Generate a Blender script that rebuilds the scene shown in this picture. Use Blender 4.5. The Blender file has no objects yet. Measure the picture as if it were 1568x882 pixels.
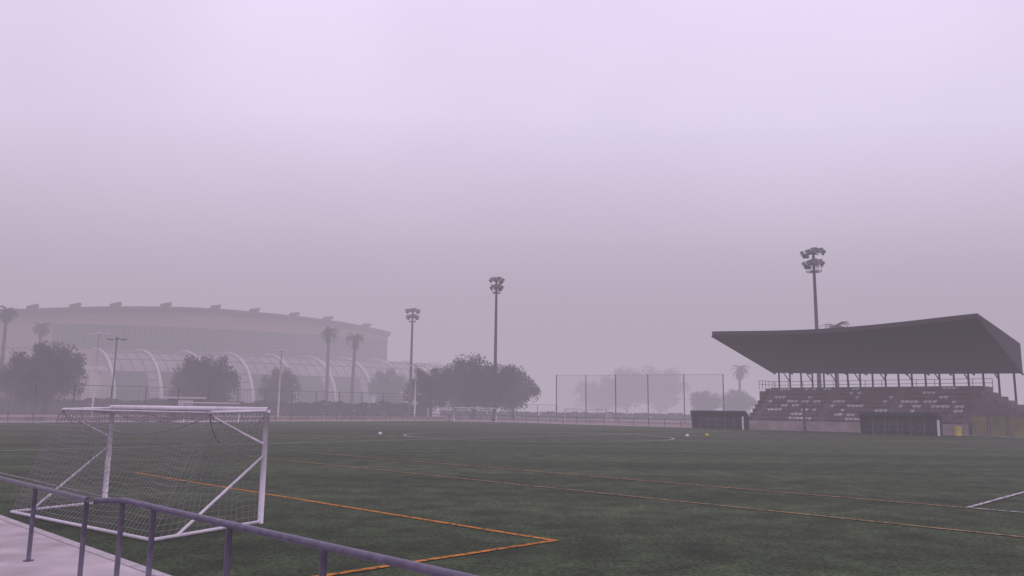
import bpy, math, random
from mathutils import Vector, Matrix
random.seed(7)
sc = bpy.context.scene
sc.view_settings.view_transform = 'Standard'
sc.view_settings.look = 'None'
sc.view_settings.exposure = 0

# ------------------------------------------------------------------ materials
def mat(name, col, rough=0.8, nscale=0.0, namt=0.25, bump=0.0, metal=0.0, spec=0.3, col2=None):
    m = bpy.data.materials.new(name); m.use_nodes = True
    nt = m.node_tree; b = nt.nodes['Principled BSDF']
    b.inputs['Roughness'].default_value = rough
    b.inputs['Metallic'].default_value = metal
    b.inputs['Specular IOR Level'].default_value = spec
    c = (*col, 1)
    if nscale > 0:
        tc = nt.nodes.new('ShaderNodeTexCoord')
        n = nt.nodes.new('ShaderNodeTexNoise'); n.inputs['Scale'].default_value = nscale
        n.inputs['Detail'].default_value = 6
        nt.links.new(tc.outputs['Object'], n.inputs['Vector'])
        r = nt.nodes.new('ShaderNodeValToRGB')
        r.color_ramp.elements[0].position = 0.3; r.color_ramp.elements[1].position = 0.7
        r.color_ramp.elements[0].color = tuple(x*(1-namt) for x in col)+(1,) if col2 is None else c
        r.color_ramp.elements[1].color = tuple(min(1, x*(1+namt)) for x in col)+(1,) if col2 is None else (*col2, 1)
        nt.links.new(n.outputs['Fac'], r.inputs['Fac'])
        nt.links.new(r.outputs['Color'], b.inputs['Base Color'])
        if bump > 0:
            bp = nt.nodes.new('ShaderNodeBump'); bp.inputs['Strength'].default_value = bump
            bp.inputs['Distance'].default_value = 0.05
            nt.links.new(n.outputs['Fac'], bp.inputs['Height'])
            nt.links.new(bp.outputs['Normal'], b.inputs['Normal'])
    else:
        b.inputs['Base Color'].default_value = c
    return m

def leaf_mat(name, c1, c2):
    m = bpy.data.materials.new(name); m.use_nodes = True
    nt = m.node_tree; b = nt.nodes['Principled BSDF']
    g = nt.nodes.new('ShaderNodeNewGeometry')
    r = nt.nodes.new('ShaderNodeValToRGB')
    r.color_ramp.elements[0].color = (*c1, 1); r.color_ramp.elements[1].color = (*c2, 1)
    nt.links.new(g.outputs['Random Per Island'], r.inputs['Fac'])
    nt.links.new(r.outputs['Color'], b.inputs['Base Color'])
    b.inputs['Roughness'].default_value = 0.9
    b.inputs['Specular IOR Level'].default_value = 0.1
    return m

def turf_mat():
    m = bpy.data.materials.new('turf'); m.use_nodes = True
    nt = m.node_tree; b = nt.nodes['Principled BSDF']
    tc = nt.nodes.new('ShaderNodeTexCoord')
    def noise(s, d, vec=None):
        n = nt.nodes.new('ShaderNodeTexNoise'); n.inputs['Scale'].default_value = s
        n.inputs['Detail'].default_value = d
        nt.links.new(vec or tc.outputs['Object'], n.inputs['Vector']); return n
    mp = nt.nodes.new('ShaderNodeMapping'); mp.inputs['Rotation'].default_value = (0, 0, math.radians(-46))
    mp.inputs['Scale'].default_value = (0.18, 1.0, 1.0)
    nt.links.new(tc.outputs['Object'], mp.inputs['Vector'])
    big = noise(0.26, 6, mp.outputs['Vector']); mid = noise(1.1, 7); fine = noise(16, 8)
    def ramp(n, p0, p1, c0, c1):
        r = nt.nodes.new('ShaderNodeValToRGB')
        r.color_ramp.elements[0].position = p0; r.color_ramp.elements[1].position = p1
        r.color_ramp.elements[0].color = (*c0, 1); r.color_ramp.elements[1].color = (*c1, 1)
        nt.links.new(n.outputs['Fac'], r.inputs['Fac']); return r
    a = ramp(fine, 0.34, 0.66, (0.011, 0.021, 0.008), (0.055, 0.080, 0.034))
    c = ramp(mid, 0.3, 0.7, (0.52, 0.57, 0.50), (1.50, 1.45, 1.50))
    d = ramp(big, 0.35, 0.65, (0.68, 0.72, 0.66), (1.42, 1.34, 1.42))
    def mul(x, y):
        k = nt.nodes.new('ShaderNodeMix'); k.data_type = 'RGBA'; k.blend_type = 'MULTIPLY'
        k.inputs[0].default_value = 1
        nt.links.new(x, k.inputs[6]); nt.links.new(y, k.inputs[7]); return k.outputs[2]
    o = mul(mul(a.outputs['Color'], c.outputs['Color']), d.outputs['Color'])
    nt.links.new(o, b.inputs['Base Color'])
    bp = nt.nodes.new('ShaderNodeBump'); bp.inputs['Strength'].default_value = 0.7
    bp.inputs['Distance'].default_value = 0.05
    nt.links.new(fine.outputs['Fac'], bp.inputs['Height'])
    nt.links.new(bp.outputs['Normal'], b.inputs['Normal'])
    b.inputs['Roughness'].default_value = 0.8
    b.inputs['Specular IOR Level'].default_value = 0.16
    return m

def paint_mat(name, col, turfc=(0.032, 0.045, 0.022), thr=0.5):
    m = bpy.data.materials.new(name); m.use_nodes = True
    nt = m.node_tree; b = nt.nodes['Principled BSDF']
    tc = nt.nodes.new('ShaderNodeTexCoord')
    n = nt.nodes.new('ShaderNodeTexNoise'); n.inputs['Scale'].default_value = 9; n.inputs['Detail'].default_value = 8
    nt.links.new(tc.outputs['Object'], n.inputs['Vector'])
    r = nt.nodes.new('ShaderNodeValToRGB')
    r.color_ramp.elements[0].position = thr-0.16; r.color_ramp.elements[1].position = thr+0.06
    r.color_ramp.elements[0].color = (*turfc, 1); r.color_ramp.elements[1].color = (*col, 1)
    nt.links.new(n.outputs['Fac'], r.inputs['Fac'])
    nt.links.new(r.outputs['Color'], b.inputs['Base Color'])
    b.inputs['Roughness'].default_value = 0.95; b.inputs['Specular IOR Level'].default_value = 0.1
    return m

M = {}
M['turf'] = turf_mat()
M['ground'] = mat('ground_earth', (0.22, 0.16, 0.15), 0.95, 0.15, 0.3, 0.2)
M['pave'] = mat('pavement_concrete', (0.42, 0.36, 0.38), 0.9, 1.3, 0.24, 0.2)
M['kerb'] = mat('kerb_concrete', (0.42, 0.38, 0.40), 0.9, 6, 0.2, 0.2)
M['whiteline'] = paint_mat('white_line_paint', (0.50, 0.47, 0.50), thr=0.50)
M['whitedull'] = paint_mat('dull_white_line_paint', (0.33, 0.31, 0.34), thr=0.53)
M['whitefaint'] = paint_mat('worn_white_paint', (0.46, 0.45, 0.47), thr=0.48)
M['orange'] = paint_mat('orange_line_paint', (0.52, 0.20, 0.045), thr=0.48)
M['orangeworn'] = paint_mat('worn_orange_paint', (0.36, 0.23, 0.13), thr=0.49)
M['white'] = mat('white_enamel', (0.74, 0.68, 0.75), 0.45, 5, 0.12)
M['net'] = mat('net_cord', (0.30, 0.27, 0.30), 0.9)
M['rail'] = mat('painted_rail_steel', (0.115, 0.10, 0.15), 0.42, 8, 0.3, spec=0.45)
M['galv'] = mat('galvanised_steel', (0.16, 0.15, 0.17), 0.6, 3, 0.2)
M['mast'] = mat('mast_steel', (0.10, 0.09, 0.11), 0.6, 3, 0.2)
M['roof'] = mat('roof_sheet', (0.026, 0.023, 0.030), 0.8, 0.6, 0.2)
M['roofbeam'] = mat('roof_beam', (0.020, 0.017, 0.023), 0.8)
M['fascia'] = mat('roof_fascia', (0.045, 0.04, 0.05), 0.7)
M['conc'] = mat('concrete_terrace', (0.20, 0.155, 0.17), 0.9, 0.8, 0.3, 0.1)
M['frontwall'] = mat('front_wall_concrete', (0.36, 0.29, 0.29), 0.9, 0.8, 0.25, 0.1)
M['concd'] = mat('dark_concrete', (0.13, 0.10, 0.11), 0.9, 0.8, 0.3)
M['seatw'] = mat('white_seat_plastic', (0.66, 0.61, 0.66), 0.5, 1.0, 0.2)
M['seatd'] = mat('faded_seat_plastic', (0.18, 0.105, 0.125), 0.6, 1.0, 0.35)
M['dug'] = mat('dugout_panel', (0.022, 0.02, 0.032), 0.5, 2, 0.2)
M['dugin'] = mat('dugout_inside', (0.06, 0.065, 0.10), 0.6, 2, 0.3)
M['yg'] = mat('yellow_green_panel', (0.17, 0.165, 0.07), 0.8, 0.7, 0.35)
M['hallwall'] = mat('hall_render', (0.34, 0.19, 0.18), 0.9, 0.1, 0.15)
M['hallroof'] = mat('hall_roof_metal', (0.10, 0.06, 0.065), 0.7, 0.1, 0.2)
M['hallglass'] = mat('hall_glazing', (0.012, 0.013, 0.02), 0.6, 0.1, 0.3, spec=0.2)
M['annexroof'] = mat('annex_translucent_panel', (0.27, 0.23, 0.28), 0.7, 0.12, 0.3)
M['hallpale'] = mat('hall_pale_cladding', (0.20, 0.17, 0.20), 0.8, 0.3, 0.2)
M['hallrib'] = mat('hall_rib_concrete', (0.62, 0.54, 0.58), 0.8, 0.3, 0.1)
M['trunk'] = mat('bark', (0.06, 0.045, 0.04), 0.95, 3, 0.3)
M['leaf'] = leaf_mat('leaves', (0.012, 0.012, 0.011), (0.052, 0.046, 0.040))
M['palm'] = leaf_mat('palm_leaves', (0.018, 0.019, 0.015), (0.06, 0.06, 0.045))
M['yellow'] = mat('yellow_plastic', (0.62, 0.48, 0.06), 0.5, 4, 0.1)
M['lamp'] = mat('floodlight_housing', (0.09, 0.085, 0.10), 0.5, 3, 0.15)
M['glass'] = mat('floodlight_glass', (0.35, 0.33, 0.38), 0.25, 3, 0.1, spec=0.6)

# ------------------------------------------------------------------ mesh builder
class MB:
    def __init__(s): s.v = []; s.f = []
    def quad(s, *p):
        n = len(s.v); s.v += [Vector(q) for q in p]; s.f.append(tuple(range(n, n+len(p))))
    def box(s, c, ex, ey, ez):
        c = Vector(c); ex = Vector(ex); ey = Vector(ey); ez = Vector(ez); n = len(s.v)
        for k in (-1, 1):
            for j in (-1, 1):
                for i in (-1, 1): s.v.append(c+ex*i+ey*j+ez*k)
        for f in ((0, 2, 3, 1), (4, 5, 7, 6), (0, 1, 5, 4), (2, 6, 7, 3), (0, 4, 6, 2), (1, 3, 7, 5)):
            s.f.append(tuple(n+i for i in f))
    def tube(s, p0, p1, r0, r1=None, n=8, cap=True):
        s.path([p0, p1], [r0, r0 if r1 is None else r1], n, cap)
    def path(s, pts, rs, n=8, cap=True):
        pts = [Vector(p) for p in pts]; base = len(s.v)
        if not hasattr(rs, '__len__'): rs = [rs]*len(pts)
        for k, p in enumerate(pts):
            d = (pts[min(k+1, len(pts)-1)]-pts[max(k-1, 0)]).normalized()
            up = Vector((0, 0, 1)) if abs(d.z) < 0.9 else Vector((1, 0, 0))
            a = d.cross(up).normalized(); b = d.cross(a).normalized()
            for i in range(n):
                t = 2*math.pi*i/n
                s.v.append(p+(a*math.cos(t)+b*math.sin(t))*rs[k])
        for k in range(len(pts)-1):
            for i in range(n):
                j = (i+1) % n
                s.f.append((base+k*n+i, base+k*n+j, base+(k+1)*n+j, base+(k+1)*n+i))
        if cap:
            s.f.append(tuple(base+i for i in range(n)))
            s.f.append(tuple(base+(len(pts)-1)*n+i for i in reversed(range(n))))
    def finish(s, name, m, parent=None, smooth=False, origin=None):
        me = bpy.data.meshes.new(name)
        o = Vector(parent.location) if parent else (Vector(origin) if origin is not None else Vector((0, 0, 0)))
        me.from_pydata([tuple(v-o) for v in s.v], [], s.f); me.update()
        if smooth:
            for p in me.polygons: p.use_smooth = True
        me.materials.append(m)
        ob = bpy.data.objects.new(name, me); sc.collection.objects.link(ob)
        if parent: ob.parent = parent
        else: ob.location = o
        return ob

def empty(name, loc):
    e = bpy.data.objects.new(name, None); e.location = loc; e.empty_display_size = 0.5
    sc.collection.objects.link(e); return e

# ------------------------------------------------------------------ pitch frame
O = Vector((-4.5, 14.7, 0)); A = Vector((-0.727, 0.686, 0)).normalized(); Bv = Vector((0.686, 0.727, 0)).normalized()
Z = Vector((0, 0, 1))
def P(i, j, z=0.0): return O+A*i+Bv*j+Z*z

# ------------------------------------------------------------------ ground
g = MB(); g.quad((-2500, -500, 0), (2500, -500, 0), (2500, 3500, 0), (-2500, 3500, 0)); g.finish('ground', M['ground'])
g = MB(); g.quad(P(-70, -2.9, .02), P(-70, 84.5, .02), P(88, 84.5, .02), P(88, -2.9, .02)); g.finish('football_pitch', M['turf'])
g = MB()
g.quad(P(-70, -12, .10), P(-70, -3.06, .10), P(110, -3.06, .10), P(110, -12, .10))
g.quad(P(-70, -12, .0), P(-70, -12, .10), P(110, -12, .10), P(110, -12, 0.))
g.finish('pavement', M['pave'])
g = MB()
for k in range(180):
    g.box(P(-69.5+k, -2.98, .055), A*.494, Bv*.075, Z*.055)
g.finish('kerb', M['kerb'])
g = MB(); g.quad(P(88.2, -3, .03), P(88.2, 87, .03), P(92, 87, .03), P(92, -3, .03))
g.quad(P(-70, 84.7, .03), P(-70, 87, .03), P(88.2, 87, .03), P(88.2, 84.7, .03)); g.finish('path', M['pave'])

def strip(mb, p0, p1, w, z):
    d = (p1-p0).normalized(); n = Vector((-d.y, d.x, 0))*w/2
    mb.quad(p0-n+Z*z, p1-n+Z*z, p1+n+Z*z, p0+n+Z*z)
V = lambda x, y: Vector((x, y, 0))
w = MB(); strip(w, P(-70, 0), P(84, 0), .09, .024); w.finish('touchline_marking', M['whitedull'])
w = MB()
strip(w, P(-24, 81), P(84, 81), .14, .024)
strip(w, P(84.1, 0.06), P(84.1, 80.90), .15, .024); strip(w, P(30, .06), P(30, 80.90), .15, .024)
strip(w, P(67.5, 20), P(67.5, 60), .15, .024); strip(w, P(67.6, 20), P(84, 20), .15, .024); strip(w, P(67.6, 60), P(84, 60), .15, .024)
strip(w, P(78.5, 31), P(78.5, 49), .15, .024)
cc = V(2.3, 66); rr = 11.0
for k in range(96):
    t0 = 2*math.pi*k/96; t1 = 2*math.pi*(k+1)/96
    q = [cc+Vector((math.cos(t), math.sin(t), 0))*r for t, r in ((t0, rr-.08), (t1, rr-.08), (t1, rr+.08), (t0, rr+.08))]
    w.quad(*[x+Z*.0285 for x in q])
w.finish('pitch_markings', M['whitefaint'])
w = MB(); strip(w, V(-12.5, 26.7), V(.80, 14.15), .13, .029); strip(w, V(.85, 14.2), V(-3.2, 10.4), .13, .0325)
w.finish('orange_line_marking', M['orange'])
w = MB(); strip(w, V(-12.0, 36.0), V(12.5, 12.37), .12, .034); strip(w, V(-9.8, 39.1), V(11.1, 19.7), .13, .034)
strip(w, V(-40, 33), V(-9, 62), .12, .034)
w.finish('worn_orange_line_marking', M['orangeworn'])
w = MB(); strip(w, V(11.15, 19.65), V(20, 28.6), .12, .038); strip(w, V(11.2, 19.55), V(17, 14.0), .12, .042)
w.finish('penalty_box_marking', M['whiteline'])

# ------------------------------------------------------------------ goals
def polyline_curve(name, lines, r, m, parent):
    cu = bpy.data.curves.new(name, 'CURVE'); cu.dimensions = '3D'; cu.bevel_depth = r; cu.bevel_resolution = 0
    for L in lines:
        s = cu.splines.new('POLY'); s.points.add(len(L)-1)
        for k, p in enumerate(L):
            q = p-Vector(parent.location); s.points[k].co = (q.x, q.y, q.z, 1)
    cu.materials.append(m)
    ob = bpy.data.objects.new(name, cu); sc.collection.objects.link(ob); ob.parent = parent; return ob

def patch(c00, c10, c11, c01, nu, nv, sag, sagdir, seed=0):
    rnd = random.Random(seed); ph = rnd.random()*6
    def pt(u, v):
        p = c00.lerp(c10, u).lerp(c01.lerp(c11, u), v)
        e = math.sin(math.pi*u)*math.sin(math.pi*v)
        s = math.sin(math.pi*u)**.7*math.sin(math.pi*v)
        return p+sagdir*sag*s+Z*(0.05*math.sin(9*u+ph)+.03*math.sin(23*u+3*v+ph))*math.sin(math.pi*v)*(1 if sag else 0)+sagdir*(.05*math.sin(14*u+5*v+ph)+.03*math.sin(31*u-7*v))*e
    L = []
    for a in range(nu+1): L.append([pt(a/nu, k/12) for k in range(13)])
    for b in range(1, nv): L.append([pt(k/30, b/nv) for k in range(31)])
    return L

def goal(FL, FR, BL, BR, H, arm, rp, cell, netr, detail=True):
    c = (FL+FR+BL+BR)/4
    e = empty('football_goal', (c.x, c.y, 0))
    b = MB()
    for f in (FL, FR): b.tube(f+Z*.02, f+Z*(H+rp*.2), rp, n=12)
    ext = (FR-FL).normalized()*rp
    b.tube(FL-ext+Z*H, FR+ext+Z*H, rp, n=12)
    b.finish('posts_and_crossbar', M['white'], e, True)
    b = MB()
    arms = []
    for f, k in ((FL, BL), (FR, BR)):
        d = k-f
        ae = f+d*arm+Z*(H-.05); arms.append(ae)
        b.tube(f+Z*(H-.02), ae, rp*.55)
        b.path([ae, ae-Z*.10-d*.05, f+d*.25+Z*(H*.80), f+d*.02+Z*(H*.70)], rp*.45)
        b.tube(f+Z*(H*.60), f+d*.80+Z*.05, rp*.5)
        b.tube(f+Z*.05, k+Z*.05, rp*.6)
    b.tube(BL+Z*.05, BR+Z*.05, rp*.6)
    b.tube(arms[0], arms[1], rp*.28, n=6)
    b.finish('net_support_frame', M['white'], e, True)
    back = ((BL+BR)-(FL+FR)).normalized()
    wdt = (FR-FL).length; nW = int(wdt/cell); nH = int(H*1.15/cell); nD = int((BL-FL).length/cell)
    L = []
    L += patch(arms[0], arms[1], BR+Z*.06, BL+Z*.06, nW, nH, .34, -back-Z*.35, 1)
    L += patch(FL+Z*(H-.03), FR+Z*(H-.03), arms[1], arms[0], nW, max(2, int(nD*arm)), .16, -Z, 2)
    L += patch(FL+Z*(H-.06), arms[0], BL+Z*.06, FL+Z*.05, nD, nH, .16, (FR-FL).normalized(), 3)
    L += patch(FR+Z*(H-.06), arms[1], BR+Z*.06, FR+Z*.05, nD, nH, .16, (FL-FR).normalized(), 4)
    polyline_curve('net', L, netr, M['net'], e)
    if detail:
        L = []
        for f, k in ((FL, BL), (FR, BR)):
            d = k-f; s = (FR-FL).normalized()*(1 if f is FL else -1)
            L.append([f+d*(arm*t)+s*.35*math.sin(math.pi*t)+Z*(H-.1-.55*math.sin(math.pi*t)) for t in [x/14 for x in range(15)]])
        L.append([arms[0].lerp(arms[1], t)-Z*(.45*math.sin(math.pi*t)**.8)-back*.1 for t in [x/30 for x in range(31)]])
        polyline_curve('net_ropes', L, .011, M['net'], e)
    return e
goal(V(-9.3, 18.55), V(-4.85, 15.8), V(-10.3, 16.75), V(-5.95, 13.55), 2.2, .58, .055, .125, .0042)
goal(P(84, 36.4), P(84, 43.7), P(86, 36.4), P(86, 43.7), 2.44, .5, .07, .3, .008, False)
goal(V(-9.0, 127), V(-2.3, 127.5), V(-9.1, 129), V(-2.4, 129.5), 2.2, .5, .06, .3, .008, False)
goal(V(9.6, 140), V(16.8, 139), V(9.8, 142), V(17, 141), 2.3, .5, .06, .3, .008, False)

# ------------------------------------------------------------------ near railing
def railing(name, pts, posts, H, rt, rpst, m, mid=None, origin=None):
    e = empty(name, origin or pts[0]); b = MB()
    b.path([p+Z*H for p in pts], rt, 10)
    if mid:
        for h in mid: b.path([p+Z*h for p in pts], rt*.7, 8)
    b.finish('rails', m, e, True)
    b = MB()
    for p in posts:
        b.tube(p, p+Z*(H-rt*.6), rpst, n=10)
        b.tube(p, p+Z*.012, rpst*2.2, n=10)
    b.finish('posts', m, e, True); return e
zp = .10
def PP(i, j): return P(i, j, zp)
i_of = lambda x, y: (V(x, y)-O).dot(A)
iL = i_of(-6.70, 11.47); iC = i_of(-5.28, 10.0)
railing('handrail', [PP(60, -3.90), PP(iC, -3.90)], [PP(iL, -3.90), PP(iC+.03, -3.90)]+[PP(iL+2.1*k, -3.90) for k in range(1, 24)], 1.01, .032, .030, M['rail'])
iD = i_of(-4.80, 10.12)
posts2 = [PP(i_of(x, y), -3.58) for x, y in ((-4.80, 10.12), (-4.15, 9.46), (-2.85, 8.17), (-1.6, 7.04))]+[PP(i_of(-1.6, 7.04)-1.75*k, -3.58) for k in range(1, 20)]
railing('handrail', [PP(iC-.10, -3.86), PP(iD, -3.58), PP(-45, -3.58)], posts2, 1.0, .036, .032, M['rail'])

def far_rail(p0, p1, sp):
    n = int((p1-p0).length/sp); pts = [p0.lerp(p1, k/n) for k in range(n+1)]
    railing('perimeter_railing', [p0, p1], pts, 1.05, .05, .045, M['galv'], [.5])
far_rail(P(88, -2), P(88, 84.5), 2.5)
far_rail(P(88, 84.6), P(40, 84.6), 2.5)

# ------------------------------------------------------------------ floodlight masts
def mast(x, y, H, W, face, ls=1.0):
    e = empty('floodlight_mast', (x, y, 0)); p = V(x, y); f = Vector((math.cos(face), math.sin(face), 0)); s = Vector((-f.y, f.x, 0))
    b = MB(); b.path([p, p+Z*H*.5, p+Z*H], [.34, .27, .18], 12); b.tube(p, p+Z*.4, .48, n=12)
    b.finish('pole', M['mast'], e, True)
    b = MB(); tiers = ((H-.15, W), (H-1.45*ls, W*.85))
    for z, wd in tiers:
        b.box(p+Z*z, s*wd/2, f*.07, Z*.07)
        b.box(p+Z*(z-.05), f*wd*.3, s*.06, Z*.06)
    zc = H-2.3*ls
    for k in range(12):
        t0 = k*math.pi/6; t1 = (k+1)*math.pi/6
        for h in (0, .9):
            b.tube(p+(f*math.cos(t0)+s*math.sin(t0))*W*.27+Z*(zc+h), p+(f*math.cos(t1)+s*math.sin(t1))*W*.27+Z*(zc+h), .05, n=5)
        if k % 2 == 0: b.tube(p+(f*math.cos(t0)+s*math.sin(t0))*W*.27+Z*zc, p+(f*math.cos(t0)+s*math.sin(t0))*W*.27+Z*(zc+.9), .04, n=5)
    b.box(p+Z*zc, f*W*.25, s*.1, Z*.04); b.box(p+Z*zc, s*W*.25, f*.1, Z*.04)
    b.finish('crossarms_and_platform', M['mast'], e)
    hb = MB(); gb = MB()
    for z, wd in tiers:
        n = 4
        for k in range(n):
            for dd in ((1,) if k in (1, 2) else (1, -.6)):
                c = p+s*(wd*((k+.5)/n-.5)*1.1)+f*(.45*dd)+Z*(z+.30*(1 if dd > 0 else .1)+.12*((k*7) % 3-1))
                yaw = s*((k-1.5)*.55)
                d = (f*dd+yaw-Z*.75).normalized(); r = d.cross(Z).normalized(); u = r.cross(d)
                hb.box(c, r*.34*ls, u*.28*ls, d*.16)
                gb.box(c+d*.17, r*.29*ls, u*.23*ls, d*.012)
                hb.tube(c-u*.24, p+s*(wd*((k+.5)/n-.5))+Z*z, .03, n=5)
    hb.finish('floodlights', M['lamp'], e); gb.finish('lenses', M['glass'], e)
mast(-2.75, 136.8, 24.6, 2.6, math.radians(-60))
mast(-20.8, 163.6, 22.2, 2.8, math.radians(-80))
mast(44.6, 114, 25.6, 3.9, math.radians(-150), 1.25)

def street_lamp(x, y, H, m=M['hallrib'], r=.11):
    e = empty('street_lamp', (x, y, 0)); p = V(x, y); b = MB()
    b.path([p, p+Z*H], [r*1.5, r], 8); b.tube(p-Vector((1.3, 0, 0))+Z*H, p+Vector((1.3, 0, 0))+Z*H, .07)
    b.finish('pole', m, e, True); b = MB()
    for s in (-1, 1):
        b.box(p+Vector((s*1.25, 0, -.02))+Z*H, (.42, 0, .06*s), (0, .25, 0), (0, 0, .13))
    b.box(p+Z*(H+.2), (.25, 0, 0), (0, .2, 0), (0, 0, .18))
    b.finish('lamp_heads', m, e)
street_lamp(-68.5, 130, 13.6); street_lamp(-69.5, 138, 13.4, M['galv']); street_lamp(-39.8, 136, 11.6); street_lamp(-17.5, 145, 9.8)

# ------------------------------------------------------------------ high ball-stop net
e = empty('ball_stop_fence', (8.2, 142, 0)); b = MB(); nb = []
F0, F1 = V(8.2, 142), V(35, 130)
us = [0, .19, .375, .57, .78, 1.0]
for u in us:
    p = F0.lerp(F1, u); b.path([p, p+Z*8.3], [.11, .08], 8)
b.tube(F0+Z*8.2, F1+Z*8.2, .02, n=5); b.tube(F0+Z*.3, F1+Z*.3, .02, n=5)
b.finish('poles', M['galv'], e, True)
for k in range(1, 100):
    p = F0.lerp(F1, k/100); nb.append([p+Z*.3, p+Z*8.2])
for k in range(1, 26): nb.append([F0+Z*(.3+k*.31), F1+Z*(.3+k*.31)])
polyline_curve('netting', nb, .008, M['galv'], e)

def chain_fence(p0, p1, H, sp):
    e = empty('chain_link_fence', p0); b = MB(); n = int((p1-p0).length/sp)
    for k in range(n+1):
        p = p0.lerp(p1, k/n); b.tube(p, p+Z*H, .06, n=6)
    b.tube(p0+Z*H, p1+Z*H, .04, n=5); b.tube(p0+Z*.1, p1+Z*.1, .04, n=5); b.tube(p0+Z*H*.5, p1+Z*H*.5, .025, n=5)
    b.finish('posts', M['galv'], e, True); L = []
    m = int((p1-p0).length/.6)
    for k in range(m): p = p0.lerp(p1, k/m); L.append([p+Z*.1, p+Z*H])
    for k in range(1, int(H/.4)): L.append([p0+Z*k*.4, p1+Z*k*.4])
    polyline_curve('mesh', L, .012, M['galv'], e)
chain_fence(P(100, -8), P(100, 84), 4.6, 4.5)
chain_fence(P(100, 84.5), P(92, 118), 3.0, 4.5)

b = MB(); b.box(P(93.5, 38, .28), Bv*56, A*.15, Z*.28); b.finish('low_wall', M['frontwall'])

# ------------------------------------------------------------------ grandstand
e = empty('grandstand', P(20, 92))
i0, i1, j0 = 9.4, 35.0, 88.2
rows, rise, dep = 9, .54, .80
b = MB()
b.box(P((i0+i1)/2, j0-.06, .55), A*(i1-i0)/2, Bv*.10, Z*.55)
b.finish('front_wall', M['frontwall'], e)
b = MB()
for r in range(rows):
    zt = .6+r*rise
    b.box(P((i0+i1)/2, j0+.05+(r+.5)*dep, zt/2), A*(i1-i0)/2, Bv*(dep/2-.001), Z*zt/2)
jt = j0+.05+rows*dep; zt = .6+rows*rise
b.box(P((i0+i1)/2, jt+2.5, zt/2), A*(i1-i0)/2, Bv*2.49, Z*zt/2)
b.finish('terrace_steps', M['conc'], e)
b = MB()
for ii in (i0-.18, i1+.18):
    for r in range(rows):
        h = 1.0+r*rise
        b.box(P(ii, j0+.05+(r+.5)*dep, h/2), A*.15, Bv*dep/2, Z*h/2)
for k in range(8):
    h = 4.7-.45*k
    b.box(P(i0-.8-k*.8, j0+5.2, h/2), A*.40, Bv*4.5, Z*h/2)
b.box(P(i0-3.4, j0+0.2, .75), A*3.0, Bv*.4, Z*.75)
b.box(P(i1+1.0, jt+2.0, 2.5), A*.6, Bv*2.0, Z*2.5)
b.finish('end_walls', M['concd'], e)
sw = MB(); sd = MB()
aisles = (i0+.6, i0+8.6, i0+16.8, i1-.6)
rnd = random.Random(3)
for r in range(rows):
    zt = .6+r*rise; i = i0+.4; white = False; left = 0
    while i < i1-.3:
        if left <= 0: white = rnd.random() < (.38 if r < 6 else .22); left = rnd.choice((1, 1, 2, 2, 3))
        left -= 1
        if not any(abs(i-a) < .5 for a in aisles) and rnd.random() > .05:
            t = sw if white else sd
            t.box(P(i, j0+.05+(r+.55)*dep, zt+.20), A*.21, Bv*.19, Z*.03)
            t.box(P(i, j0+.05+(r+.80)*dep, zt+.33), A*.21, Bv*.03+Z*.01, Z*(.14 if not white else rnd.uniform(.08, .15)))
            t.box(P(i, j0+.05+(r+.6)*dep, zt+.085), A*.04, Bv*.04, Z*.085)
        i += .50
sw.finish('white_seats', M['seatw'], e); sd.finish('faded_seats', M['seatd'], e)
r0, r1 = 6.2, 36.4; jf = 82.4; jb = 100.2
def zf(t): return 12.25-.55*math.sin(math.pi*t)**1.2
N = 24; b = MB(); fb = MB(); rb = MB(); un = MB()
sec = []
for k in range(N+1):
    t = k/N; i = r0+(r1-r0)*t; jj = jf-1.2*(1-t)
    zz = zf(t)
    zb = 7.0+.7*t-.1*math.sin(math.pi*t)
    ztb = 10.5-.2*math.sin(math.pi*t)
    sec.append((P(i, jj, zz), P(i, jj, zz-.5), P(i, jb, zb), P(i, jb, ztb)))
for k in range(N):
    s, n = sec[k], sec[k+1]
    fb.quad(s[0], n[0], n[1], s[1])
    un.quad(s[1], n[1], n[2], s[2]); b.quad(s[2], n[2], n[3], s[3]); b.quad(s[3], n[3], n[0], s[0])
b.quad(*sec[0]); b.quad(*reversed(sec[-1]))
b.finish('roof_top', M['roof'], e); fb.finish('roof_fascia', M['fascia'], e); un.finish('roof_underside', M['roof'], e)
for k in range(0, N+1, 2):
    s = sec[k]; rb.tube(s[1]-Z*.12, s[2]-Z*.12, .12, n=5)
for f in (.2, .4, .6, .8):
    for k in range(N):
        rb.tube(sec[k][1].lerp(sec[k][2], f)-Z*.06, sec[k+1][1].lerp(sec[k+1][2], f)-Z*.06, .06, n=4)
rb.finish('roof_beams', M['roofbeam'], e)
cb = MB()
for k in range(19):
    t = (k+.5)/19; i = r0+(r1-r0)*t
    base = zt if i0 < i < i1 else 0
    cb.tube(P(i, jt+4.2, 4.0 if base else 0), P(i, jt+4.2, 8.3), .12, n=8)
    if k % 2: cb.tube(P(i, jt+4.2, 6.3), P(i+.9, jt+3.0, 8.4), .07, n=6)
cb.finish('columns', M['roofbeam'], e, True)
cb = MB()
zr = .6+rows*rise
for h in (.5, 1.0): cb.tube(P(i0, jt+4.9, zr+h), P(i1+1.6, jt+4.9, zr+h), .035, n=6); cb.tube(P(i1+1.6, jt, zr+h), P(i1+1.6, jt+4.9, zr+h), .035, n=6)
for k in range(14): cb.tube(P(i0+k*2.1, jt+4.9, zr-.2), P(i0+k*2.1, jt+4.9, zr+1), .035, n=6)
for k in range(6): cb.tube(P(i1+1.6, jt+k, zr-.2), P(i1+1.6, jt+k, zr+1), .035, n=6)
for h in (1.35, 1.8): cb.tube(P(i0, j0-.1, h), P(i1, j0-.1, h), .03, n=6)
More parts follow.
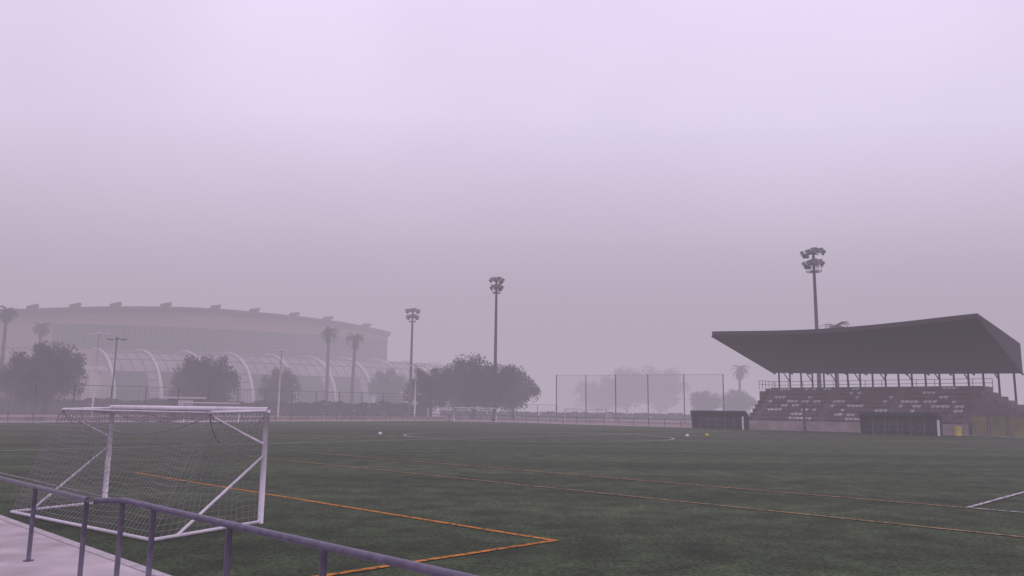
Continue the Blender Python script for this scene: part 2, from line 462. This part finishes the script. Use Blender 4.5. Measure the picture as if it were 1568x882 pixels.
for k in range(18): cb.tube(P(i0+k*1.5, j0-.1, .9), P(i0+k*1.5, j0-.1, 1.8), .03, n=6)
cb.finish('guard_rails', M['galv'], e, True)

e = empty('panel_fence', P(5, 85.6)); b = MB(); pb = MB()
for k in range(5):
    pb.box(P(1.0+k*1.7, 85.6, 1.05), A*.66, Bv*.03, Z*.95)
    b.tube(P(.15+k*1.7, 85.6, 0), P(.15+k*1.7, 85.6, 2.3), .06, n=8)
pb.finish('panels', M['yg'], e); b.finish('posts', M['galv'], e, True)
b = MB(); q = P(26.5, 86.2); b.path([q, q+Z*3.2], [.16, .13], 10); b.tube(q+Z*3.2, q+Z*3.35, .18, n=10); b.tube(q, q+Z*.15, .28, n=10)
b.finish('bollard_post', M['dugin'], None, True)
b = MB(); q = P(9.3, 83.5); b.path([q, q+Z*.7, q+Z*.78, q+Z*1.0], [.28, .36, .38, .2], 12); b.finish('litter_bin', M['yellow'], None, True, origin=q)

def dugout(ic, j, L):
    e = empty('team_dugout', P(ic, j)); b = MB(); H = 2.3; D = 1.7
    prof = [(-.35, H-.12), (0, H), (.7, H-.02), (1.3, H-.22), (1.62, H-.6), (D, H-1.1), (D, 0.05)]
    for k in range(len(prof)-1):
        (a0, z0), (a1, z1) = prof[k], prof[k+1]
        for dz in (0, .05):
            b.quad(P(ic-L/2, j+a0, z0-dz), P(ic+L/2, j+a0, z0-dz), P(ic+L/2, j+a1, z1-dz), P(ic-L/2, j+a1, z1-dz))
    b.box(P(ic, j-.35, H-.17), A*L/2, Bv*.04, Z*.11)
    b.finish('shell', M['dug'], e); b = MB()
    for s in (-1, 1):
        b.quad(*[P(ic+s*L/2, j+a, z) for a, z in prof], P(ic+s*L/2, j+.15, .05))
    b.finish('side_panels', M['dug'], e); b = MB()
    n = int(L/1.15)
    for k in range(n+1):
        x = ic-L/2+L*k/n
        b.tube(P(x, j, .0), P(x, j, H-.03), .035, n=6); b.tube(P(x, j+D-.06, .0), P(x, j+D-.06, H-1.0), .035, n=6)
    b.finish('frame', M['galv'], e, True); b = MB()
    b.box(P(ic, j+1.1, .40), A*(L/2-.1), Bv*.16, Z*.03)
    m = int(L/.55)
    for k in range(m):
        x = ic-L/2+.3+k*(L-.6)/(m-1)
        b.box(P(x, j+1.1, .48), A*.21, Bv*.2, Z*.03); b.box(P(x, j+1.33, .75), A*.21, Bv*.03, Z*.25)
    for k in (-1, 0, 1): b.box(P(ic+k*L*.35, j+1.1, .2), A*.04, Bv*.12, Z*.2)
    b.finish('bench_seats', M['dugin'], e)
    b = MB(); b.box(P(ic, j+D+.02-.08, 1.2), A*(L/2-.1), Bv*.01, Z*.25); b.finish('back_window', M['concd'], e)
    b = MB(); b.tube(P(ic-L/2-.1, j-.1, 0), P(ic-L/2-.1, j-.1, 1.6), .13, n=8); b.finish('padded_corner', M['white'], e)
dugout(36.2, 82.6, 7.0); dugout(14.2, 80.6, 7.6)

def ball(p, m):
    bpy.ops.mesh.primitive_uv_sphere_add(segments=24, ring_count=16, radius=.15, location=p); o = bpy.context.object
    o.name = 'football'; o.data.materials.append(m)
    for f in o.data.polygons: f.use_smooth = True
def gp(x, y, z=.17): return Vector((x, y, z))
ball(gp(14.8, 66.6), M['white']); ball(gp(17.0, 68.8), M['yellow']); ball(gp(-10.2, 62.5), M['white'])

# ------------------------------------------------------------------ sports hall
e = empty('sports_hall', (-90, 210, 0))
pl = [(-168, 197, 23.2), (-150, 198, 24.2), (-132, 200, 25.2), (-103, 203, 26.8), (-80, 210, 27.4), (-53.5, 225, 26.4), (-37.6, 238, 24.4)]
def cat(pts, n):
    out = []; q = [pts[0]]+pts+[pts[-1]]
    for k in range(1, len(q)-2):
        for s in range(n):
            t = s/n; p0, p1, p2, p3 = [Vector(x) for x in q[k-1:k+3]]
            out.append(.5*((2*p1)+(-p0+p2)*t+(2*p0-5*p1+4*p2-p3)*t*t+(-p0+3*p1-3*p2+p3)*t**3))
    out.append(Vector(pts[-1])); return out
C = cat(pl, 6)
nf = Vector((.37, -.93, 0)).normalized(); wall = MB(); roof = MB(); glz = MB(); mul = MB(); tooth = MB()
G = lambda v, z: Vector((v.x, v.y, z))
for k in range(len(C)-1):
    p, q = C[k], C[k+1]
    roof.quad(p+nf*4, q+nf*4, q+nf*4-Z*.7, p+nf*4-Z*.7)
    roof.quad(p+nf*4-Z*.7, q+nf*4-Z*.7, q-Z*1.4, p-Z*1.4)
    roof.quad(p+nf*4, q+nf*4, q-nf*50+Z*2, p-nf*50+Z*2)
    glaz = p.x > -119
    if glaz:
        wall.quad(G(p, p.z-1.4), G(q, q.z-1.4), G(q, 22.3), G(p, 22.3))
        glz.quad(G(p, 22.3), G(q, 22.3), G(q, 16), G(p, 16))
        wall.quad(G(p, 16), G(q, 16), G(q, 0), G(p, 0))
        for t in (0, .33, .66):
            c = p.lerp(q, t); mul.box(G(c, 19.2)+nf*.15, (q-p).normalized()*.15, nf*.1, Z*3.2)
        mul.box(G(p.lerp(q, .5), 19.2)+nf*.12, (G(q, 0)-G(p, 0))*.5, nf*.06, Z*.14)
    else:
        wall.quad(G(p, p.z-1.4), G(q, q.z-1.4), G(q, 0), G(p, 0))
        for zz in (9, 16): mul.box(G(p.lerp(q, .5), zz)+nf*.2, (G(q, 0)-G(p, 0))*.5, nf*.12, Z*.15)
L = 0
for k in range(len(C)-1):
    p, q = C[k], C[k+1]; d = (q-p).length; L += d
    if L > 8.5:
        L = 0; dd = (q-p).normalized()
        tooth.box(q+nf*3.2+Z*.5, dd*1.3+Z*.25, nf*1.4, Z*.35); tooth.box(q+nf*2+Z*.2, dd*.3, nf*2.4, Z*.5)
wall.quad(G(C[-1], C[-1].z-1.6), C[-1]-nf*50, G(C[-1]-nf*50, 0), G(C[-1], 0))
roof.quad(C[-1]+nf*4, C[-1]+nf*4-Z*.9, C[-1]-nf*50+Z*.5, C[-1]-nf*50+Z*2)
wall.finish('walls', M['hallwall'], e); roof.finish('curved_roof', M['hallroof'], e); glz.finish('glazing', M['hallglass'], e)
mul.finish('mullions', M['hallroof'], e); tooth.finish('roof_beam_ends', M['hallroof'], e)
an = [v for v in C if v.x > -112]
ad = Vector((.72, -.69, 0)); AR, AH = 17.0, 15.6
ext = cat([tuple(an[0]), tuple(an[len(an)//3]), tuple(an[2*len(an)//3]), tuple(an[-1]), (-26, 248, 22)], 8)
def resample(pts, n):
    ds = [0]
    for k in range(1, len(pts)): ds.append(ds[-1]+(pts[k]-pts[k-1]).length)
    out = []
    for s in range(n+1):
        d = ds[-1]*s/n; k = 1
        while k < len(ds)-1 and ds[k] < d: k += 1
        out.append(pts[k-1].lerp(pts[k], (d-ds[k-1])/(ds[k]-ds[k-1])))
    return out
ext = resample(ext, 36)
def arc(p, t, off=0):
    a = t*math.pi/2; return G(p, 0)+nf*1.0+ad*((AR+off)*math.sin(a)**1.0)+Z*((AH+off)*math.cos(a)**.85)
up = MB(); lo = MB(); rib = MB(); gl = MB()
for k in range(len(ext)-1):
    p, q = ext[k], ext[k+1]
    for s in range(10):
        t0, t1 = s/10, (s+1)/10
        (up if s < 6 or (k % 4 == 3) else lo).quad(arc(p, t0), arc(q, t0), arc(q, t1), arc(p, t1))
    for s in (2, 4, 6, 7, 8): gl.tube(arc(p, s/10, .08), arc(q, s/10, .08), .13, n=4)
    gl.path([arc(p, t/10, .08) for t in range(0, 11)], .12, 4)
for k in range(0, len(ext), 4):
    pts = [arc(ext[k], t/14, .5) for t in range(15)]
    rib.path(pts, [.22+.28*t/14 for t in range(15)], 6)
up.finish('annex_roof', M['annexroof'], e); lo.finish('annex_glazing', M['hallglass'], e)
rib.finish('arched_ribs', M['hallrib'], e, True); gl.finish('annex_mullions', M['hallroof'], e)
b = MB()
for x in (-98, -102.5): b.box((x, 186, 5), (.8, 0, 0), (0, .8, 0), (0, 0, 5))
b.box((-101, 186, 10.3), (5.2, 0, 0), (0, 1.1, 0), (0, 0, .5))
b.finish('entrance_portal', M['hallrib'], e)

e = empty('service_building', (-118, 170, 0)); b = MB(); b.box((-118, 172, 3), (22, 0, 0), (0, 5, 0), (0, 0, 3)); b.finish('walls', M['hallwall'], e)
b = MB(); b.box((-118, 172, 6.2), (22.6, 0, 0), (0, 5.6, 0), (0, 0, .22)); b.finish('roof', M['hallroof'], e)
b = MB()
for k in range(9): b.box((-136+k*4.4, 166.97, 3.3), (1.2, 0, 0), (0, .05, 0), (0, 0, .9))
b.finish('windows', M['hallglass'], e)
e = empty('kiosk', (-55, 133, 0)); b = MB(); b.box((-55, 134, 1.6), (2.4, 0, 0), (0, 1.4, 0), (0, 0, 1.6)); b.finish('walls', M['hallpale'], e)
b = MB(); b.box((-55, 133.8, 3.32), (2.8, 0, 0), (0, 1.9, 0), (0, 0, .12)); b.box((-54.4, 132.5, 2.55), (1.3, 0, 0), (0, .06, 0), (0, 0, .45)); b.finish('roof_and_sign', M['white'], e)
b = MB(); b.box((-56.3, 132.58, 1.1), (.45, 0, 0), (0, .03, 0), (0, 0, 1.05)); b.box((-54.3, 132.57, 1.4), (.9, 0, 0), (0, .03, 0), (0, 0, .5)); b.finish('door_and_hatch', M['hallglass'], e)

# ------------------------------------------------------------------ vegetation
def tree_mesh(seed, R, Hh, H, nclump=60, per=110, leaf=.32):
    rnd = random.Random(seed); t = MB(); l = MB(); cz = H-Hh
    t.path([V(0, 0), Vector((.1, .05, cz*.5)), Vector((0, .1, cz))], [.42, .32, .22], 8)
    cl = []
    while len(cl) < nclump:
        v = Vector((rnd.uniform(-1, 1), rnd.uniform(-1, 1), rnd.uniform(-1, 1)))
        if v.length < 1 and v.length > .25:
            lump = 1+.14*math.sin(3*math.atan2(v.y, v.x)+seed)+.1*math.sin(5*v.z+seed*2)
            cl.append(Vector((v.x*R*lump*.88, v.y*R*lump*.88, cz+v.z*Hh*.86)))
    for c in cl[::5]:
        t.path([Vector((0, 0, cz*.55+rnd.random()*.3*cz)), c*.5+Vector((0, 0, cz*.45)), c], [.16, .1, .03], 5)
    for c in cl:
        rr = rnd.uniform(.16, .30)*R
        for _ in range(per):
            d = Vector((rnd.gauss(0, 1), rnd.gauss(0, 1), rnd.gauss(0, .8))).normalized()*rr*rnd.random()**.45
            p = c+d; a = Vector((rnd.gauss(0, 1), rnd.gauss(0, 1), rnd.gauss(0, 1))).normalized()
            bb = a.cross(Vector((rnd.gauss(0, 1), rnd.gauss(0, 1), rnd.gauss(0, 1)))).normalized(); s = leaf*rnd.uniform(.5, 1.2)
            l.quad(p-a*s, p-bb*s*.5, p+a*s, p+bb*s*.5)
    return t, l
def mk(tl, names, mats):
    out = []
    for mb, n, m in zip(tl, names, mats):
        me = bpy.data.meshes.new(n); me.from_pydata([tuple(v) for v in mb.v], [], mb.f); me.materials.append(m); out.append((n, me))
    return out
TV = [mk(tree_mesh(s, 6, h, H, 90, 150, .25), ('trunk', 'crown'), (M['trunk'], M['leaf'])) for s, h, H in ((1, 5.3, 12), (2, 4.7, 10.5), (5, 5.9, 13))]
def place(name, meshes, x, y, s, rot, sz=None):
    e = empty(name, (x, y, 0)); e.scale = (s, s, sz or s); e.rotation_euler = (0, 0, rot)
    for n, me in meshes:
        o = bpy.data.objects.new(n, me); sc.collection.objects.link(o); o.parent = e
def tree(px, Y, H, s, v, rot):
    x = (px-784)/1200*Y*1.0
    h = (12, 10.5, 13)[v]; place('broadleaf_tree', TV[v], x, Y, s, rot, H/h)
tree(728, 168, 14.0, 1.15, 0, 1); tree(788, 172, 11.6, .92, 1, 2.2); tree(663, 168, 11.2, .94, 2, .3); tree(700, 176, 11.8, .9, 1, 4)
tree(760, 166, 12.0, 1.02, 2, 5)
tree(80, 154, 14.3, 1.15, 1, 1.4); tree(45, 160, 12.7, .8, 0, 3); tree(325, 164, 13, 1.15, 2, 2.5); tree(300, 168, 11.2, .82, 0, 5.5)
tree(432, 180, 11, .75, 1, .8); tree(600, 200, 12.5, .9, 0, .8)
tree(960, 275, 17, 1.6, 1, .8); tree(1010, 280, 18, 1.7, 0, 2.8); tree(915, 290, 13, 1.6, 2, 2.2)
tree(1130, 210, 8, .8, 1, 2.0); tree(1080, 220, 8, 1.0, 2, 1.0)
tree(-40, 165, 14, 1.2, 1, 2)

def palm_mesh(seed, H, R=3.0):
    rnd = random.Random(seed); t = MB(); l = MB()
    lean = rnd.uniform(-.4, .4)
    t.path([V(0, 0), Vector((lean*.3, 0, H*.5)), Vector((lean, 0, H))], [.50, .38, .34], 8)
    top = Vector((lean, 0, H))
    for k in range(60):
        az = rnd.random()*6.283; el = rnd.uniform(-1.3, 1.2); Lg = R*rnd.uniform(.8, 1.1)
        d = Vector((math.cos(az), math.sin(az), 0)); pts = []; p = top.copy(); ang = el
        for s in range(8):
            pts.append(p.copy()); p = p+(d*math.cos(ang)+Z*math.sin(ang))*Lg/7; ang -= .26
        side = d.cross(Z)
        for s in range(7):
            a, b2 = pts[s], pts[s+1]
            for q in range(3):
                c = a.lerp(b2, q/3)
                for sg in (-1, 1):
                    tip = c+(side*sg*.62+(b2-a).normalized()*.35-Z*.28)*(1-.07*s)
                    l.quad(c, c+(b2-a)*.30, tip)
    return t, l
for px, Y, H in ((8, 178, 22.8), (63, 185, 20.0), (505, 190, 20.0), (543, 190, 18.5), (1280, 148, 18.1), (1131, 210, 13.2)):
    ms = mk(palm_mesh(int(px), H), ('trunk', 'fronds'), (M['trunk'], M['palm']))
    place('palm_tree', ms, (px-784)/1200*Y, Y, 1, 0)

def hedge(p0, p1, H, D, n):
    rnd = random.Random(11); l = MB(); dr = (p1-p0); nn = Vector((-dr.y, dr.x, 0)).normalized()
    for k in range(n):
        u = rnd.random(); hh = H*(1+.08*math.sin(u*63)+.06*math.sin(u*171+1))
        z = hh*rnd.random()**.8; p = p0+dr*u+nn*rnd.uniform(-D, D)+Z*z
        a = Vector((rnd.gauss(0, 1), rnd.gauss(0, 1), rnd.gauss(0, 1))).normalized(); b2 = a.orthogonal().normalized(); s = rnd.uniform(.15, .38)
        l.quad(p-a*s, p-b2*s*.6, p+a*s, p+b2*s*.6)
    l.finish('hedge', M['leaf'], None, origin=p0)
hedge(V(-135, 162), V(-18, 170), 3.0, 1.2, 22000)
hedge(V(-16, 182), V(60, 190), 1.4, 1.2, 6000)

# ------------------------------------------------------------------ fog
def fog(name, x0, x1, y0, y1, z1, sig, col):
    b = MB(); b.box(((x0+x1)/2, (y0+y1)/2, (z1-2)/2), ((x1-x0)/2, 0, 0), (0, (y1-y0)/2, 0), (0, 0, (z1+2)/2))
    m = bpy.data.materials.new(name+'_volume'); m.use_nodes = True; nt = m.node_tree; nt.nodes.clear()
    out = nt.nodes.new('ShaderNodeOutputMaterial'); ab = nt.nodes.new('ShaderNodeVolumeAbsorption'); em = nt.nodes.new('ShaderNodeEmission'); ad_ = nt.nodes.new('ShaderNodeAddShader')
    ab.inputs['Color'].default_value = (0, 0, 0, 1); ab.inputs['Density'].default_value = sig
    em.inputs['Color'].default_value = (*col, 1); em.inputs['Strength'].default_value = sig  # fog glows on its own: emission stands in for daylight scattered in it
    nt.links.new(ab.outputs[0], ad_.inputs[0]); nt.links.new(em.outputs[0], ad_.inputs[1]); nt.links.new(ad_.outputs[0], out.inputs['Volume'])
    b.finish(name, m)
FC = (.462, .398, .492)
fog('fog', -1800, 1800, -400, 2600, 130, .0024, FC)
fog('fog_bank', -1700, 1700, 146, 2500, 34, .0046, FC)
fog('fog_bank', -1600, 1600, 180, 2400, 72, .0046, FC)

# ------------------------------------------------------------------ sky and sun
wd = bpy.data.worlds.new("World"); sc.world = wd; wd.use_nodes = True; nt = wd.node_tree
bg = nt.nodes['Background']; out = nt.nodes['World Output']
sky = nt.nodes.new('ShaderNodeTexSky'); sky.sky_type = 'NISHITA'; sky.sun_disc = False
SEL, SAZ = math.radians(62), math.radians(35)
sky.sun_elevation = SEL; sky.sun_rotation = SAZ; sky.dust_density = 0.3
nt.links.new(sky.outputs[0], bg.inputs[0]); bg.inputs[1].default_value = .05
tc = nt.nodes.new('ShaderNodeTexCoord'); n = nt.nodes.new('ShaderNodeTexNoise'); n.inputs['Scale'].default_value = 2.2; n.inputs['Detail'].default_value = 3
nt.links.new(tc.outputs['Generated'], n.inputs['Vector'])
r = nt.nodes.new('ShaderNodeValToRGB'); r.color_ramp.elements[0].position = .3; r.color_ramp.elements[1].position = .7
r.color_ramp.elements[0].color = (.90, .73, .94, 1); r.color_ramp.elements[1].color = (1.10, .90, 1.14, 1)
nt.links.new(n.outputs['Fac'], r.inputs['Fac'])
b2 = nt.nodes.new('ShaderNodeBackground'); nt.links.new(r.outputs['Color'], b2.inputs[0]); b2.inputs[1].default_value = 1.0
ad_ = nt.nodes.new('ShaderNodeAddShader'); nt.links.new(bg.outputs[0], ad_.inputs[0]); nt.links.new(b2.outputs[0], ad_.inputs[1]); nt.links.new(ad_.outputs[0], out.inputs['Surface'])
sl = bpy.data.lights.new('sun', 'SUN'); sl.energy = .5; sl.angle = math.radians(30); sl.color = (1, .96, .92)
so = bpy.data.objects.new('sun', sl); sc.collection.objects.link(so); so.location = (0, 0, 60)
dirv = Vector((math.sin(SAZ)*math.cos(SEL), math.cos(SAZ)*math.cos(SEL), math.sin(SEL)))
so.rotation_euler = dirv.to_track_quat('Z', 'Y').to_euler()

# ------------------------------------------------------------------ camera
cam = bpy.data.cameras.new('camera'); co = bpy.data.objects.new('camera', cam); sc.collection.objects.link(co)
cam.sensor_width = 36; cam.lens = 27.55; cam.clip_end = 6000; cam.clip_start = .1
Mx = Matrix.Rotation(math.radians(98.7), 4, 'X') @ Matrix.Rotation(math.radians(.7), 4, 'Z')
Mx.translation = (0, 0, 2.3); co.matrix_world = Mx
sc.camera = co
